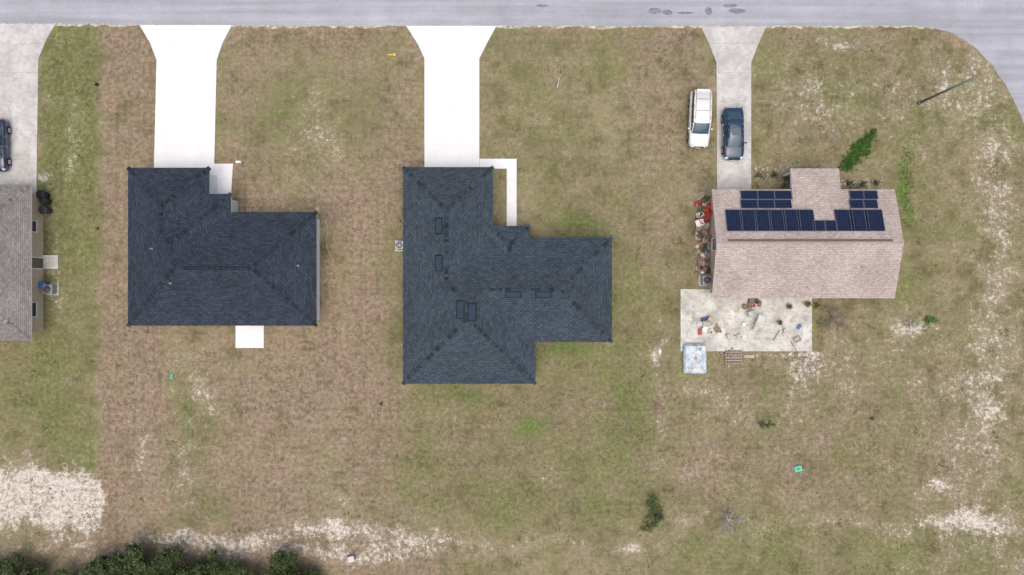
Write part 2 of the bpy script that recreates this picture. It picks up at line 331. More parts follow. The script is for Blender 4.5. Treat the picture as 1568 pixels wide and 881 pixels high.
# ------------------------------------------------------------- houses
def inset(poly,d):
    n=len(poly); A=sum(poly[i][0]*poly[(i+1)%n][1]-poly[(i+1)%n][0]*poly[i][1] for i in range(n))
    if A<0: poly=poly[::-1]
    L=[]
    for i in range(n):
        a=Vector(poly[i]);c=Vector(poly[(i+1)%n]);t=(c-a).normalized();nn=Vector((-t.y,t.x)); L.append((a+nn*d,t))
    out=[]
    for i in range(n):
        (p,t),(q,u)=L[i-1],L[i]
        if abs(t.x)>abs(t.y): out.append((q.x,p.y))
        else: out.append((p.x,q.y))
    return out
def hiproof(b,rects,ze,k,mat,cap):
    def z(r,x,y): return ze+k*min(x-r[0],r[2]-x,y-r[1],r[3]-y)
    for i,r in enumerate(rects):
        x0,y0,x1,y1=r; w=x1-x0;h=y1-y0;l=i*.004; sl=math.sqrt(1+k*k)
        if w>=h: a=(x0+h/2,(y0+y1)/2);c=(x1-h/2,(y0+y1)/2);zt=ze+k*h/2+l
        else: a=((x0+x1)/2,y0+w/2);c=((x0+x1)/2,y1-w/2);zt=ze+k*w/2+l
        z0=ze+l; A=(a[0],a[1],zt);C=(c[0],c[1],zt)
        SW=(x0,y0,z0);SE=(x1,y0,z0);NE=(x1,y1,z0);NW=(x0,y1,z0)
        def face(pts,ax,e):
            uv=[((p[0],abs(p[1]-e)*sl) if ax=='x' else (p[1],abs(p[0]-e)*sl)) for p in pts]
            b.poly(pts,mat,uv)
        if w>=h:
            face([SW,SE,C,A],'x',y0);face([NE,NW,A,C],'x',y1);face([NW,SW,A],'y',x0);face([SE,NE,C],'y',x1)
            segs=[(SW,A,1),(NW,A,1),(SE,C,1),(NE,C,1),(A,C,0)]
        else:
            face([SW,SE,A],'x',y0);face([NE,NW,C],'x',y1);face([NW,SW,A,C],'y',x0);face([SE,NE,C,A],'y',x1)
            segs=[(SW,A,1),(SE,A,1),(NW,C,1),(NE,C,1),(A,C,0)]
        for p,q,hip in segs:
            p=Vector(p);q=Vector(q);L=(q-p).length
            if L<.3: continue
            t=(q-p)/L; hn=Vector((-t.y,t.x,0)).normalized(); dr=k*(.7071 if hip else 1)
            n=int(L/.24)
            for j in range(n):
                m_=p+t*(j+.5)*L/n
                if any(z(o,m_.x,m_.y)>m_.z+.02 for o in rects if o is not r): continue
                s1=m_+hn*.2; s2=m_-hn*.2
                top=max(z(o,s1.x,s1.y) for o in rects); top2=max(z(o,s2.x,s2.y) for o in rects)
                if top>m_.z-.005 or top2>m_.z-.005: continue
                wd=.17*random.uniform(.7,1.2); u0=m_-t*.16;u1=m_+t*.12; d=Vector((0,0,-dr*wd))
                up0=Vector((0,0,.06));up1=Vector((0,0,.02))
                v=[u0+up0,u1+up1,u1+up1+hn*wd+d,u0+up0+hn*wd+d,u0+up0-hn*wd+d,u1+up1-hn*wd+d]
                i0=len(b.v); b.v+=[tuple(x) for x in v]; mi=b.mi(cap)
                b.f+=[(i0,i0+3,i0+2,i0+1),(i0,i0+1,i0+5,i0+4)]; b.m+=[mi,mi]; b.sm+=[False,False]
def eaves(b,poly,ze,k='white'):
    b.ext(inset(poly,.003),ze-.17,ze-.005,k)
def opening(bw,x,y,side,w,h,z0,kind='window'):
    n={'N':(0,1),'S':(0,-1),'E':(1,0),'W':(-1,0)}[side]; al=(abs(n[1]),abs(n[0]))
    def bx(off,cz,wd,ht,th,k,al_off=0):
        c=(x+n[0]*off+al[0]*al_off,y+n[1]*off+al[1]*al_off,cz); d=(wd*al[0]+th*abs(n[0]),wd*al[1]+th*abs(n[1]),ht); bw.box(c,d,k)
    cz=z0+h/2
    if kind=='window':
        bx(.015,cz,w,h,.03,'glass'); bx(.03,z0+h+.04,w+.16,.08,.06,'white'); bx(.04,z0-.04,w+.2,.08,.09,'white')
        bx(.03,cz,.07,h,.06,'white',-w/2-.04); bx(.03,cz,.07,h,.06,'white',w/2+.04); bx(.035,cz,w,.04,.03,'white')
    elif kind=='door':
        bx(.02,cz,w,h,.05,'door'); bx(.03,z0+h+.05,w+.2,.1,.08,'white'); bx(.03,cz,.09,h,.08,'white',-w/2-.05); bx(.03,cz,.09,h,.08,'white',w/2+.05)
        bx(.06,z0+1.0,.05,.05,.05,'metal',w/2-.12)
    else:
        for i in range(4): bx(.02,z0+h*(i+.5)/4,w,h/4-.03,.05,'white')
        bx(.005,cz,w,h,.02,'trim'); bx(.03,z0+h+.06,w+.24,.12,.08,'white'); bx(.03,cz,.1,h,.08,'white',-w/2-.06); bx(.03,cz,.1,h,.08,'white',w/2+.06)
def house(name,polypx,rectspx,ze,k,mat,cap,wallk,ops,ins=.42):
    poly=[P(x,y,ze) for x,y in polypx]; cx=sum(p[0] for p in poly)/len(poly);cy=sum(p[1] for p in poly)/len(poly)
    e=empty(name,(cx,cy,0)); off=(-cx,-cy,0)
    b=MB(); b.ext(inset(poly,ins),-.05,ze-.12,wallk); b.build('walls',e,off)
    b=MB(); eaves(b,poly,ze); b.build('fascia_soffit',e,off)
    rects=[]
    for x0,y0,x1,y1 in rectspx:
        a=P(x0,y1,ze);c=P(x1,y0,ze); rects.append((a[0],a[1],c[0],c[1]))
    b=MB(); hiproof(b,rects,ze,k,mat,cap); b.build('roof',e,off)
    b=MB()
    for (px,py,side,w,h,z0,kind) in ops:
        x,y=P(px,py,ze); n={'N':(0,1),'S':(0,-1),'E':(1,0),'W':(-1,0)}[side]
        opening(b,x-n[0]*ins,y-n[1]*ins,side,w,h,z0,kind)
    if ops: b.build('windows_and_doors',e,off)
    return e,rects,off
def roofz(rects,ze,k,x,y): return ze+k*max(min(x-r[0],r[2]-x,y-r[1],r[3]-y) for r in rects)
def onroof(rects,ze,k,px,py):
    h=ze
    for _ in range(12):
        x,y=P(px,py,h); h=roofz(rects,ze,k,x,y)
    return x,y,h
K1=.40
poly1=[(196,257),(321,257),(321,297),(354,297),(354,325),(485,325),(485,499),(196,499)]
e1,r1,o1=house('suburban_house',poly1,[(196,325,485,499),(196,257,321,499),(196,297,354,499)],2.5,K1,'navy','navycap','stuccow',
 [(268,257,'N',4.9,2.15,.02,'garage'),(337,297,'N',1.0,2.1,.05,'door'),(400,325,'N',1.5,1.2,.95,'window'),(452,325,'N',1.5,1.2,.95,'window'),
  (485,370,'E',.9,1.1,1.0,'window'),(485,440,'E',.9,1.1,1.0,'window'),(382,499,'S',1.8,2.1,.05,'door'),(250,499,'S',1.5,1.2,.95,'window'),(450,499,'S',1.5,1.2,.95,'window'),(196,400,'W',.9,1.1,1.0,'window')])
b=MB()
x0,y0,z0=onroof(r1,2.5,K1,285,410);x1,y1,z1=onroof(r1,2.5,K1,368,410)
b.box(((x0+x1)/2,r1[0][1]/2+r1[0][3]/2,z0+.02),(x1-x0,.26,.07),'ventedge',bev=.02)
for px,py in ((233,381),(262,434),(457,407)):
    x,y,z=onroof(r1,2.5,K1,px,py); b.tube((x,y,z-.1),(x,y,z+.3),.05,.05,'metal'); b.tube((x,y,z-.05),(x,y,z+.06),.12,.07,'metal')
b.build('roof_vents',e1,o1)
poly2=[(617,256),(755,256),(755,346),(811,346),(811,364),(937,364),(937,524),(820,524),(820,588),(617,588)]
K2=.40
e2,r2,o2=house('suburban_house',poly2,[(617,364,820,588),(617,256,755,588),(660,364,937,524),(750,346,811,450)],2.55,K2,'slate','slatecap','stuccog',
 [(692,256,'N',4.9,2.15,.02,'garage'),(783,346,'N',1.0,2.1,.05,'door'),(870,364,'N',1.6,1.3,.9,'window'),(937,410,'E',.9,1.1,1.0,'window'),(937,480,'E',.9,1.1,1.0,'window'),
  (880,524,'S',1.6,1.3,.9,'window'),(700,588,'S',1.8,2.1,.05,'door'),(780,588,'S',1.5,1.2,.95,'window'),(820,556,'E',1.8,2.1,.05,'door'),(617,330,'W',.9,1.1,1.0,'window'),(617,470,'W',1.2,1.1,1.0,'window')])
b=MB()
for px,py,w,d in ((672,346,.58,1.25),(672,403,.58,1.25),(786,451,1.25,.48),(832,451,1.25,.48),(705,474,.62,1.4),(723,478,.62,1.4)):
    x,y,z=onroof(r2,2.55,K2,px,py)
    if w<d: t=(0,-math.atan(K2)) if px<715 else (0,math.atan(K2))
    else: t=(math.atan(K2),0)
    b.box((x,y,z+.10),(w,d,.16),'vent',bev=.05,tilt=t); b.box((x,y,z+.035),(w+.16,d+.16,.03),'ventedge',tilt=t)
for px,py in ((640,300),(760,560),(900,500)):
    x,y,z=onroof(r2,2.55,K2,px,py); b.tube((x,y,z-.1),(x,y,z+.28),.05,.05,'dkmetal')
b.build('roof_vents',e2,o2)
e0,r0,o0=house('tan_house',[(-230,283),(47,283),(47,522),(-230,522)],[(-230,283,47,522)],2.5,.36,'grey','greycap','stuccot',
 [(47,345,'E',.9,1.1,1.0,'window'),(47,402,'E',.9,2.05,.12,'door'),(47,475,'E',1.2,1.1,1.0,'window'),(-40,283,'N',4.6,2.1,.02,'garage'),(-80,522,'S',1.5,1.2,.9,'window')],ins=.6)
# gable house with solar array
ZE=2.4;K3=.30
c=P(1230,373,ZE); e3=empty('solar_house',(c[0],c[1],0)); o3=(-c[0],-c[1],0)
gx0,gy0=P(1090,457,ZE); gx1,gy1=P(1370,290,ZE); ym=(gy0+gy1)/2; zr=ZE+K3*(gy1-gy0)/2; sl=math.sqrt(1+K3*K3)
b=MB()
for (ya,yb) in ((gy0,ym),(ym,gy1)):
    za,zb=(ZE,zr) if ya==gy0 else (zr,ZE); e=gy0 if ya==gy0 else gy1
    pts=[(gx0,ya,za),(gx1,ya,za),(gx1,yb,zb),(gx0,yb,zb)]
    b.poly(pts,'tan',[(p[0],abs(p[1]-e)*sl) for p in pts])
ex0,eyt=P(1211,258,2.3); ex1,_=P(1285,258,2.3); ey2=gy1-1.55; ez2=ZE+K3*1.55+.012
pts=[(ex0,ey2,ez2),(ex1,ey2,ez2),(ex1,eyt,2.28),(ex0,eyt,2.28)]
b.poly(pts,'tan',[(p[0],abs(p[1]-eyt)*1.02) for p in pts])
for s_ in (ex0,ex1):
    b.poly([(s_,ey2,ez2-.003),(s_,eyt,2.277),(s_,eyt,2.12),(s_,ey2,ez2-.2)],'white')
b.poly([(ex0,eyt,2.28),(ex1,eyt,2.28),(ex1,eyt,2.12),(ex0,eyt,2.12)],'white')
b.poly([(ex0,eyt,2.12),(ex1,eyt,2.12),(ex1,ey2,2.3),(ex0,ey2,2.3)],'white')
n=int((gx1-gx0)/.25)
for j in range(n):
    x=gx0+(j+.5)*(gx1-gx0)/n
    for sg in (1,-1):
        b.poly([(x-.15,ym,zr+.05),(x+.13,ym,zr+.035),(x+.13,ym+sg*.14,zr+.035-.14*K3),(x-.15,ym+sg*.14,zr+.05-.14*K3)][::sg],'tan')
b.box(((gx0+gx1)/2,ym+.2,zr-.02),((gx1-gx0)*.88,.2,.07),'tancap',tilt=(-math.atan(K3),0))
for px,py in ((1150,420),(1320,410),(1236,440)):
    h=ZE
    for _ in range(8):
        x,y=P(px,py,h); h=ZE+K3*(y-gy0)
    b.tube((x,y,h-.1),(x,y,h+.25),.05,.05,'metal')
b.build('roof',e3,o3)
b=MB(); t=.16
for gx in (gx0,gx1):
    for (ya,za,yb,zb) in ((gy0,ZE,ym,zr),(ym,zr,gy1,ZE)):
        b.poly([(gx,ya,za-.004),(gx,yb,zb-.004),(gx,yb,zb-t),(gx,ya,za-t)],'beige')
for gy in (gy0,gy1): b.poly([(gx0,gy,ZE-.004),(gx1,gy,ZE-.004),(gx1,gy,ZE-t),(gx0,gy,ZE-t)],'beige')
for (ya,za,yb,zb) in ((gy0,ZE,ym,zr),(ym,zr,gy1,ZE)):
    b.poly([(gx0,ya,za-t),(gx1,ya,za-t),(gx1,yb,zb-t),(gx0,yb,zb-t)],'beige')
b.build('fascia_soffit',e3,o3)
b=MB(); wx0,wx1,wy0,wy1=gx0+.5,gx1-.3,gy0+.45,gy1-.45
b.ext([(wx0,wy0),(wx1,wy0),(wx1,wy1),(wx0,wy1)],-.05,ZE-.05,'stuccot')
for x in (wx0,wx1):
    b.poly([(x,wy0,ZE-.05),(x,wy1,ZE-.05),(x,ym,ZE-.05+K3*(wy1-wy0)/2)],'stuccot')
for x in (ex0+.2,ex1-.2): b.box((x,eyt-.3,1.06),(.14,.14,2.12),'white')
b.build('walls',e3,o3)
b=MB()
opening(b,(ex0+ex1)/2,wy1,'N',1.0,2.05,.03,'door')
for x in (wx0+1.6,wx1-1.8,wx1-4): opening(b,x,wy1,'N',1.3,1.1,.95)
for x in (wx0+2,wx1-2,wx1-6): opening(b,x,wy0,'S',1.4,1.1,.95)
opening(b,wx0+5,wy0,'S',2.0,2.05,.06,'door'); opening(b,wx0,ym,'W',1.0,1.1,.95); opening(b,wx1,ym,'E',1.0,1.1,.95)
b.build('windows_and_doors',e3,o3)
def sp(px,py):
    h=ZE
    for _ in range(10):
        x,y=P(px,py,h); h=ZE+K3*(gy1-y)
    return x,y,h
b=MB()
def panel(x0,y0,x1,y1):
    g_=.25
    a=sp(x0+g_,y1-g_);c=sp(x1-g_,y0+g_); up=.13
    A=(a[0],a[1],a[2]+up);B_=(c[0],a[1],a[2]+up);C=(c[0],c[1],c[2]+up);D=(a[0],c[1],c[2]+up)
    w=c[0]-a[0];l=(c[1]-a[1])*sl
    b.poly([A,B_,C,D],'solar',[(.0,0),(w,0),(w,l),(0,l)])
    dn=.045
    L=[A,B_,C,D]
    for i in range(4):
        p,q=L[i],L[(i+1)%4]; b.poly([(p[0],p[1],p[2]-dn),(q[0],q[1],q[2]-dn),q,p],'metal')
    fr=.028; Z=.004
    def st(xa,ya,xb,yb):
        f=lambda x,y:(x,y,ZE+K3*(gy1-y)+up+Z)
        b.poly([f(xa,ya),f(xb,ya),f(xb,yb),f(xa,yb)],'frame')
    st(a[0],a[1],c[0],a[1]+fr); st(a[0],c[1]-fr,c[0],c[1]); st(a[0],a[1]+fr,a[0]+fr,c[1]-fr); st(c[0]-fr,a[1]+fr,c[0],c[1]-fr)
for i in range(3):
    for j in range(2): panel(1134+i*25.6,292+j*13.8,1134+(i+1)*25.6,292+(j+1)*13.8)
for i in range(6): panel(1112.5+i*22,321,1112.5+(i+1)*22,354.5)
for i in range(2): panel(1245+i*17.5,337.5,1245+(i+1)*17.5,354.5)
for i in range(3): panel(1280.5+i*23,321,1280.5+(i+1)*23,354.5)
for i in range(2):
    for j in range(2): panel(1301+i*20.5,292+j*13.8,1301+(i+1)*20.5,292+(j+1)*13.8)
b.build('solar_panels',e3,o3)
# ------------------------------------------------------------- cars
def car(name,px,py,L,W,paint,kind,rz):
    x,y=P(px,py,.8); e=empty(name,(x,y,.05),rz)
    suv=kind=='suv'
    if suv: ST=[(-.5,.80,.75),(-.49,.92,1.0),(-.46,.97,1.05),(-.38,1,1.07),(-.2,1,1.07),(0,1,1.07),(.15,1,1.07),(.27,.99,1.06),(.36,.97,1.01),(.43,.93,.93),(.475,.84,.82),(.5,.64,.66)]
    else: ST=[(-.5,.68,.62),(-.485,.84,.84),(-.45,.93,.95),(-.38,.98,.98),(-.2,1,.97),(0,1,.96),(.15,1,.96),(.26,.99,.93),(.36,.97,.86),(.44,.91,.77),(.482,.8,.67),(.5,.62,.54)]
    cs=[(.90,0),(.985,.22),(1,.55),(.975,.84),(.90,.97),(.6,1.02),(0,1.045)]
    full=[( s,f) for s,f in cs]+[(-s,f) for s,f in cs[-2::-1]]
    b=MB(); n=len(full)
    for (t,w,T) in ST:
        for s_,f in full: b.v.append((t*L,s_*w*W/2,.24+f*(T-.24)))
    mi=b.mi(paint)
    for i in range(len(ST)-1):
        for j in range(n-1):
            a=i*n+j; b.f.append((a,a+n,a+n+1,a+1)[::-1]); b.m.append(mi); b.sm.append(True)
        b.f.append((i*n,i*n+n-1,(i+1)*n+n-1,(i+1)*n)); b.m.append(b.mi('black')); b.sm.append(False)
    b.f.append(tuple(range(n))); b.m.append(mi); b.sm.append(True)
    q=(len(ST)-1)*n; b.f.append(tuple(q+j for j in range(n))[::-1]); b.m.append(mi); b.sm.append(True)
    b.build('body',e)
    if suv: G=[(-.485,.80,1.06,.74,1.08),(-.452,.86,1.06,.76,1.70),(-.2,.9,1.06,.80,1.76),(.0,.9,1.06,.80,1.76),(.11,.9,1.06,.78,1.70),(.27,.86,1.03,.80,1.07)]
    else: G=[(-.385,.80,.95,.74,.985),(-.235,.86,.95,.66,1.36),(-.12,.88,.95,.69,1.43),(.0,.88,.95,.70,1.44),(.075,.88,.95,.67,1.39),(.255,.84,.92,.78,.945)]
    b=MB(); cols=8; n=cols+3
    for (t,wb,zb,wr,zt) in G:
        b.v.append((t*L,-wb*W/2,zb-.03))
        end=t in (G[0][0],G[-1][0])
        for j in range(cols+1):
            u=-1+2*j/cols; bow=(1-u*u)
            zz=zt-(.05 if abs(u)==1 and not end else 0)+(.035*bow)
            b.v.append((t*L+( (.06 if t>0 else -.05)*bow if t!=G[2][0] else 0),u*wr*W/2,zz))
        b.v.append((t*L,wb*W/2,zb-.03))
    for i in range(len(G)-1):
        top='cglass' if i in (0,len(G)-2) else paint
        for j in range(n-1):
            k='cglass' if j in (0,n-2) else top
            a=i*n+j; b.f.append((a,a+n,a+n+1,a+1)[::-1]); b.m.append(b.mi(k)); b.sm.append(not(j in(0,n-2)))
    V=list(b.v)
    for sg in (1,n-2):
        for i in range(len(G)-1):
            p=Vector(V[i*n+sg]);q=Vector(V[(i+1)*n+sg]); b.tube(p,q,.045,.045,paint,8)
            if 0<i: 
                o=0 if sg==1 else n-1; b.tube(Vector(V[i*n+o]),p,.035,.03,'black' if i in(2,3) else paint,6)
    if suv:
        for sg in (-1,1): b.tube((-.40*L,sg*.66*W/2,1.80),(.06*L,sg*.66*W/2,1.80),.018,.018,'metal',6)
        for sx_ in (-.3,-.1): b.box((sx_*L,0,1.83),(.05,W*.64,.03),'metal')
        b.box((-.455*L,0,1.74),(.22,W*.62,.05),paint,bev=.02)
    else: b.box((.0*L,0,1.477),(.62,.74,.012),'cglass',bev=.004)
    b.build('cabin',e)
    b=MB()
    r=.36 if suv else .33
    for fx in (-.3,.31):
        for sg in (-1,1):
            yc=sg*(W/2-.11); b.tube((fx*L,yc-.11,r-.05),(fx*L,yc+.11,r-.05),r,r,'rubber',24)
            yo=sg*(W/2+.005); b.tube((fx*L,yo-.01,r-.05),(fx*L,yo+.012,r-.05),r*.64,r*.6,'rim',16); b.tube((fx*L,yo-.01,r-.05),(fx*L,yo+.03,r-.05),.07,.06,'dkmetal',10)
            for a_ in range(14):
                a0=math.pi*a_/14;a1=math.pi*(a_+1)/14;rr=r+.05
                b.tube((fx*L+rr*math.cos(a0),sg*(W/2-.012),r-.05+rr*math.sin(a0)),(fx*L+rr*math.cos(a1),sg*(W/2-.012),r-.05+rr*math.sin(a1)),.03,.03,'black',6)
    b.build('wheels',e)
    b=MB(); hz=.82 if suv else .68; zb=ST[7][2]
    for sg in (-1,1):
        b.box((.462*L,sg*.36*W,hz),(.26,.30,.13),'hl',rz=-sg*.55,bev=.05)
        b.box((-.475*L,sg*.37*W,.9 if suv else .82),(.16,.24,.16 if not suv else .34),'tl',rz=sg*.5,bev=.04)
        b.box((.19*L,sg*(W/2+.07),zb+.03),(.14,.2,.13),paint,bev=.04); b.tube((.2*L,sg*(W/2-.12),zb),(.19*L,sg*(W/2+.03),zb+.02),.03,.03,'black',6)
        b.box((.0,sg*(W/2-.004),.62),(.012,.012,.5),'black'); b.box((.17*L,sg*(W/2-.01),.6),(.012,.012,.5),'black'); b.box((-.2*L,sg*(W/2-.01),.6),(.012,.012,.5),'black')
        for hx in (.03,-.16): b.box((hx*L,sg*(W/2+.005),.78),(.16,.03,.03),'rim')
        b.tube((.27*L,sg*.33*W,ST[7][2]+.01),(.43*L,sg*.27*W,ST[9][2]+.012),.008,.008,'black',4)
        b.tube((.262*L,sg*.10*W,ST[7][2]+.05),(.235*L,sg*.10*W+.48,ST[7][2]+.085),.01,.008,'black',4)
    b.box((.496*L,0,hz-.1),(.06,.9,.18),'black',bev=.02); b.box((.503*L,0,.42),(.03,.5,.12),'white'); b.box((-.503*L,0,.62),(.03,.5,.13),'white')
    b.box((.262*L,0,ST[7][2]+.028),(.07,W*.7,.02),'black')
    b.build('trim_and_lights',e)
    return e
car('parked_suv',1071.5,182.5,5.0,1.86,'cwhite','suv',R(-90-2.0))
car('parked_sedan',1123.5,204.5,4.65,1.84,'cblack','sedan',R(-90+1.0))
car('parked_sedan',-7,222,4.65,1.84,'cblue','sedan',R(-90))
# ------------------------------------------------------------- street lamp
bx,by=P(1407,158); b=MB()
b.tube((0,0,0),(0,0,.35),.18,.16,'pole',14)
b.tube((0,0,.3),(0,0,7.4),.12,.08,'pole',14)
ax,ay=P(1490,108,7.7); dx,dy=ax-bx,ay-by
b.tube((0,0,7.3),(dx*.6,dy*.6,7.65),.04,.035,'metal',8); b.tube((dx*.6,dy*.6,7.65),(dx,dy,7.7),.035,.035,'metal',8)
b.box((dx,dy,7.72),(.75,.3,.16),'rock',rz=math.atan2(dy,dx),bev=.06); b.box((dx,dy,7.62),(.45,.22,.06),'lamp',rz=math.atan2(dy,dx),bev=.02)
b.tube((dx,dy,7.8),(dx,dy,7.9),.05,.04,'black',8)
b.build('street_lamp',None,(bx,by,0))
# ------------------------------------------------------------- small objects
def ac(px,py,s=.85):
    x,y=P(px,py,.4); b=MB(); b.box((0,0,.05),(s+.25,s+.25,.1),'patio'); b.box((0,0,.10+.36),(s,s,.72),'metal',bev=.05)
    for i in range(7): b.box((0,-s/2-.004,.18+i*.09),(s*.85,.012,.04),'dkmetal'); b.box((0,s/2+.004,.18+i*.09),(s*.85,.012,.04),'dkmetal')
    b.tube((0,0,.81),(0,0,.84),s*.4,s*.4,'black',24)
    for r_ in (.38,.27,.16,.06):
        for i in range(20):
            a0=2*math.pi*i/20;a1=2*math.pi*(i+1)/20; b.tube((r_*s*math.cos(a0),r_*s*math.sin(a0),.86),(r_*s*math.cos(a1),r_*s*math.sin(a1),.86),.008,.008,'rim',4)
    for i in range(4): 
        a0=math.pi*i/4; b.box((0,0,.85),(s*.8,.02,.012),'rim',rz=a0)
    b.build('air_conditioner',None,(x,y,0))
ac(77,443);ac(1081,429);ac(612.5,376,.75)
def bin_(px,py,k,r=.32):
    x,y=P(px,py,.5); b=MB(); b.tube((0,0,0),(0,0,.85),r*.8,r,k,18); b.tube((0,0,.85),(0,0,.93),r*1.08,r*.95,k,18); b.tube((0,0,.93),(0,0,.96),r*.3,r*.25,k,12)
    for sg in (-1,1): b.tube((sg*r*.95,-.1,.7),(sg*r*.95,.1,.7),.03,.03,'black',6)
    b.build('trash_can',None,(x,y,0))
bin_(66,299,'black',.4);bin_(70,322,'dkmetal',.38);bin_(70,308,'black',.3)
bl_=MB(); bl_.box((0,0,.35),(.55,.5,.7),'blue',bev=.06); bl_.box((0,0,.72),(.6,.55,.06),'blue',bev=.02); x,y=P(68,437,.4); bl_.build('storage_bin',None,(x,y,0))
def pot(px,py,k='terra',r=.2,plant=None):
    x,y=P(px,py,.2); b=MB(); b.tube((0,0,0),(0,0,.32),r*.7,r,k,16); b.tube((0,0,.30),(0,0,.36),r*1.12,r*1.12,k,16); b.tube((0,0,.355),(0,0,.366),r*.95,r*.95,'dirt',16)
    if plant:
        for i in range(60):
            a=random.uniform(0,6.28);rr=random.uniform(0,r*1.3);z=.4+random.uniform(0,.3);c=Vector((rr*math.cos(a),rr*math.sin(a),z)); d=Vector((random.uniform(-1,1),random.uniform(-1,1),random.uniform(-.3,.6))).normalized()*.07; s2=Vector((-d.y,d.x,0))*.5
            b.poly([c-d,c+s2,c+d,c-s2],plant)
    b.build('flower_pot',None,(x,y,0))
for px,py,k,pl in ((1077,307,'purple','leafb'),(1084,311,'terra',None),(1074,321,'terra','leafb'),(1081,347,'white',None),(1071,362,'black','leafb'),(1086,366,'terra','leafb'),(1075,384,'rock','leafb'),(1085,391,'blue',None),(1082,405,'black',None),(1074,396,'terra',None),(1193,494,'green','leafb'),(1151,461,'purple',None),(1158,463,'white','leafb'),(1087,376,'beige',None),(1069,350,'beige',None),(1199,285,'terra','leafb'),(1163,283,'terra',None),(1078,357,'rim',None),(1080,413,'red',None),(1072,374,'terra',None),(1078,370,'white',None),(1208,470,'terra','leafb'),(1140,470,'black',None),(1236,466,'terra','leafb'),(1098,505,'terra',None)):
    pot(px,py,k,random.uniform(.15,.26),pl)
def chair(px,py,k,rz,name='garden_chair'):
    x,y=P(px,py,.4); b=MB(); b.box((0,0,.42),(.55,.55,.05),k,bev=.02); b.box((0,-.25,.68),(.55,.05,.5),k,bev=.02,tilt=(.3,0))
    for sx_ in (-.24,.24):
        for sy_ in (-.22,.22): b.tube((sx_,sy_,.42),(sx_*1.15,sy_*1.15,0),.022,.02,k,6)
        b.box((sx_*1.15,0,.62),(.06,.46,.03),k,bev=.01); b.tube((sx_*1.15,.2,.42),(sx_*1.15,.2,.62),.02,.02,k,6)
    o=b.build(name,None,(x,y,.0)); o.rotation_euler=(0,0,rz)
chair(1075,337,'red',.4);chair(1085,331,'red',2.2);chair(1080,505,'white',1.2);chair(1088,491,'beige',-.6);chair(1070,342,'white',1.9);chair(1150,480,'metal',3.4)
b=MB(); b.box((0,0,.35),(.9,.6,.3),'red',bev=.12); b.tube((.65,-.05,.2),(.65,.05,.2),.2,.2,'rubber',16)
for sg in (-1,1): b.tube((.65,sg*.06,.2),(-.9,sg*.28,.55),.02,.02,'dkmetal',6); b.tube((-.35,sg*.2,.25),(-.4,sg*.22,0),.02,.02,'dkmetal',6)
x,y=P(1082,320); o=b.build('wheelbarrow',None,(x,y,0)); o.rotation_euler=(0,0,1.0)
b=MB()
for sx_ in (-.3,.3): b.box((sx_,0,.18),(.05,1.3,.36),'wood')
for sy_ in (-.63,.63): b.box((0,sy_,.18),(.55,.05,.36),'wood')
b.box((0,0,.14),(.54,1.2,.28),'dirt')
x,y=P(1074,409,.3); b.build('planter_box',None,(x,y,0))
def crate(px,py,k,rz):
    x,y=P(px,py,.2); b=MB(); b.box((0,0,.02),(.6,.42,.04),k)
    for sg in (-1,1):
        for z in (.08,.2,.32): b.box((sg*.29,0,z),(.03,.42,.07),k); b.box((0,sg*.2,z),(.55,.03,.07),k)
    o=b.build('storage_crate',None,(x,y,0)); o.rotation_euler=(0,0,rz)
crate(1072,329,'white',.3);crate(1086,342,'blue',1.2);crate(1078,391,'beige',.6);crate(1069,312,'red',.2);crate(1086,352,'terra',.2);crate(1068,356,'wood',.5);crate(1221,520,'beige',.5)
# loose yard junk along the side wall and on the patio
b=MB()
def junk(x0,y0,x1,y1,n,z=0):
    for _ in range(n):
        x,y=P(random.uniform(x0,x1),random.uniform(y0,y1)); k=random.choice(['white','wood','wood','black','terra','metal','beige','rock','dkmetal','red','blue','dirt'])
        t=random.random(); a=random.uniform(0,3.14); s_=random.uniform(.08,.3)
        if t<.4: b.box((x,y,z+s_*.35),(s_*2,s_*1.1,s_*.7),k,rz=a,bev=.02)
        elif t<.7: b.tube((x,y,z),(x,y,z+s_*1.4),s_*.6,s_*.7,k,12)
        else: b.tube((x-math.cos(a)*s_*2.4,y-math.sin(a)*s_*2.4,z+.04),(x+math.cos(a)*s_*2.4,y+math.sin(a)*s_*2.4,z+.07),.03,.025,k,6)
junk(1066,305,1088,420,75); junk(1075,485,1100,515,8,.06); junk(1145,458,1165,470,8,.06); junk(1050,490,1240,535,12,.06); junk(1105,535,1140,565,8)
b.build('yard_clutter')
b=MB(); b.box((0,0,.85),(.8,.5,.3),'rock',bev=.1); 
for sx_ in (-.3,.3):
    for sy_ in (-.18,.18): b.tube((sx_,sy_,.72),(sx_,sy_,0.06),.02,.02,'metal',6)
b.box((-.6,0,.82),(.4,.4,.03),'beige');b.box((0,-.28,.9),(.5,.03,.03),'metal')
x,y=P(1082,496,.8); b.build('barbecue_grill',None,(x,y,0))
b=MB(); 
for sx_,w in ((-.35,.06),(.35,.06)): b.box((sx_,0,.70),(w,1.5,.04),'metal')
for sy_ in (-.75,.75,0): b.box((0,sy_,.705),(.64,.05,.04),'metal')
b.box((0,0,.69),(.7,1.44,.01),'patio')
for sx_ in (-.33,.33):
    for sy_ in (-.7,.7): b.tube((sx_,sy_,.68),(sx_,sy_,.06),.02,.02,'white',6)
x,y=P(1164,496,.7); o=b.build('glass_patio_table',None,(x,y,0)); o.rotation_euler=(0,0,-.35)
x,y=P(1065,550,.6); b=MB(); b.box((0,0,.32),(2.05,2.6,.62),'tarp',bev=.14); b.box((0,.05,.66),(1.85,2.3,.09),'tarp',bev=.05)
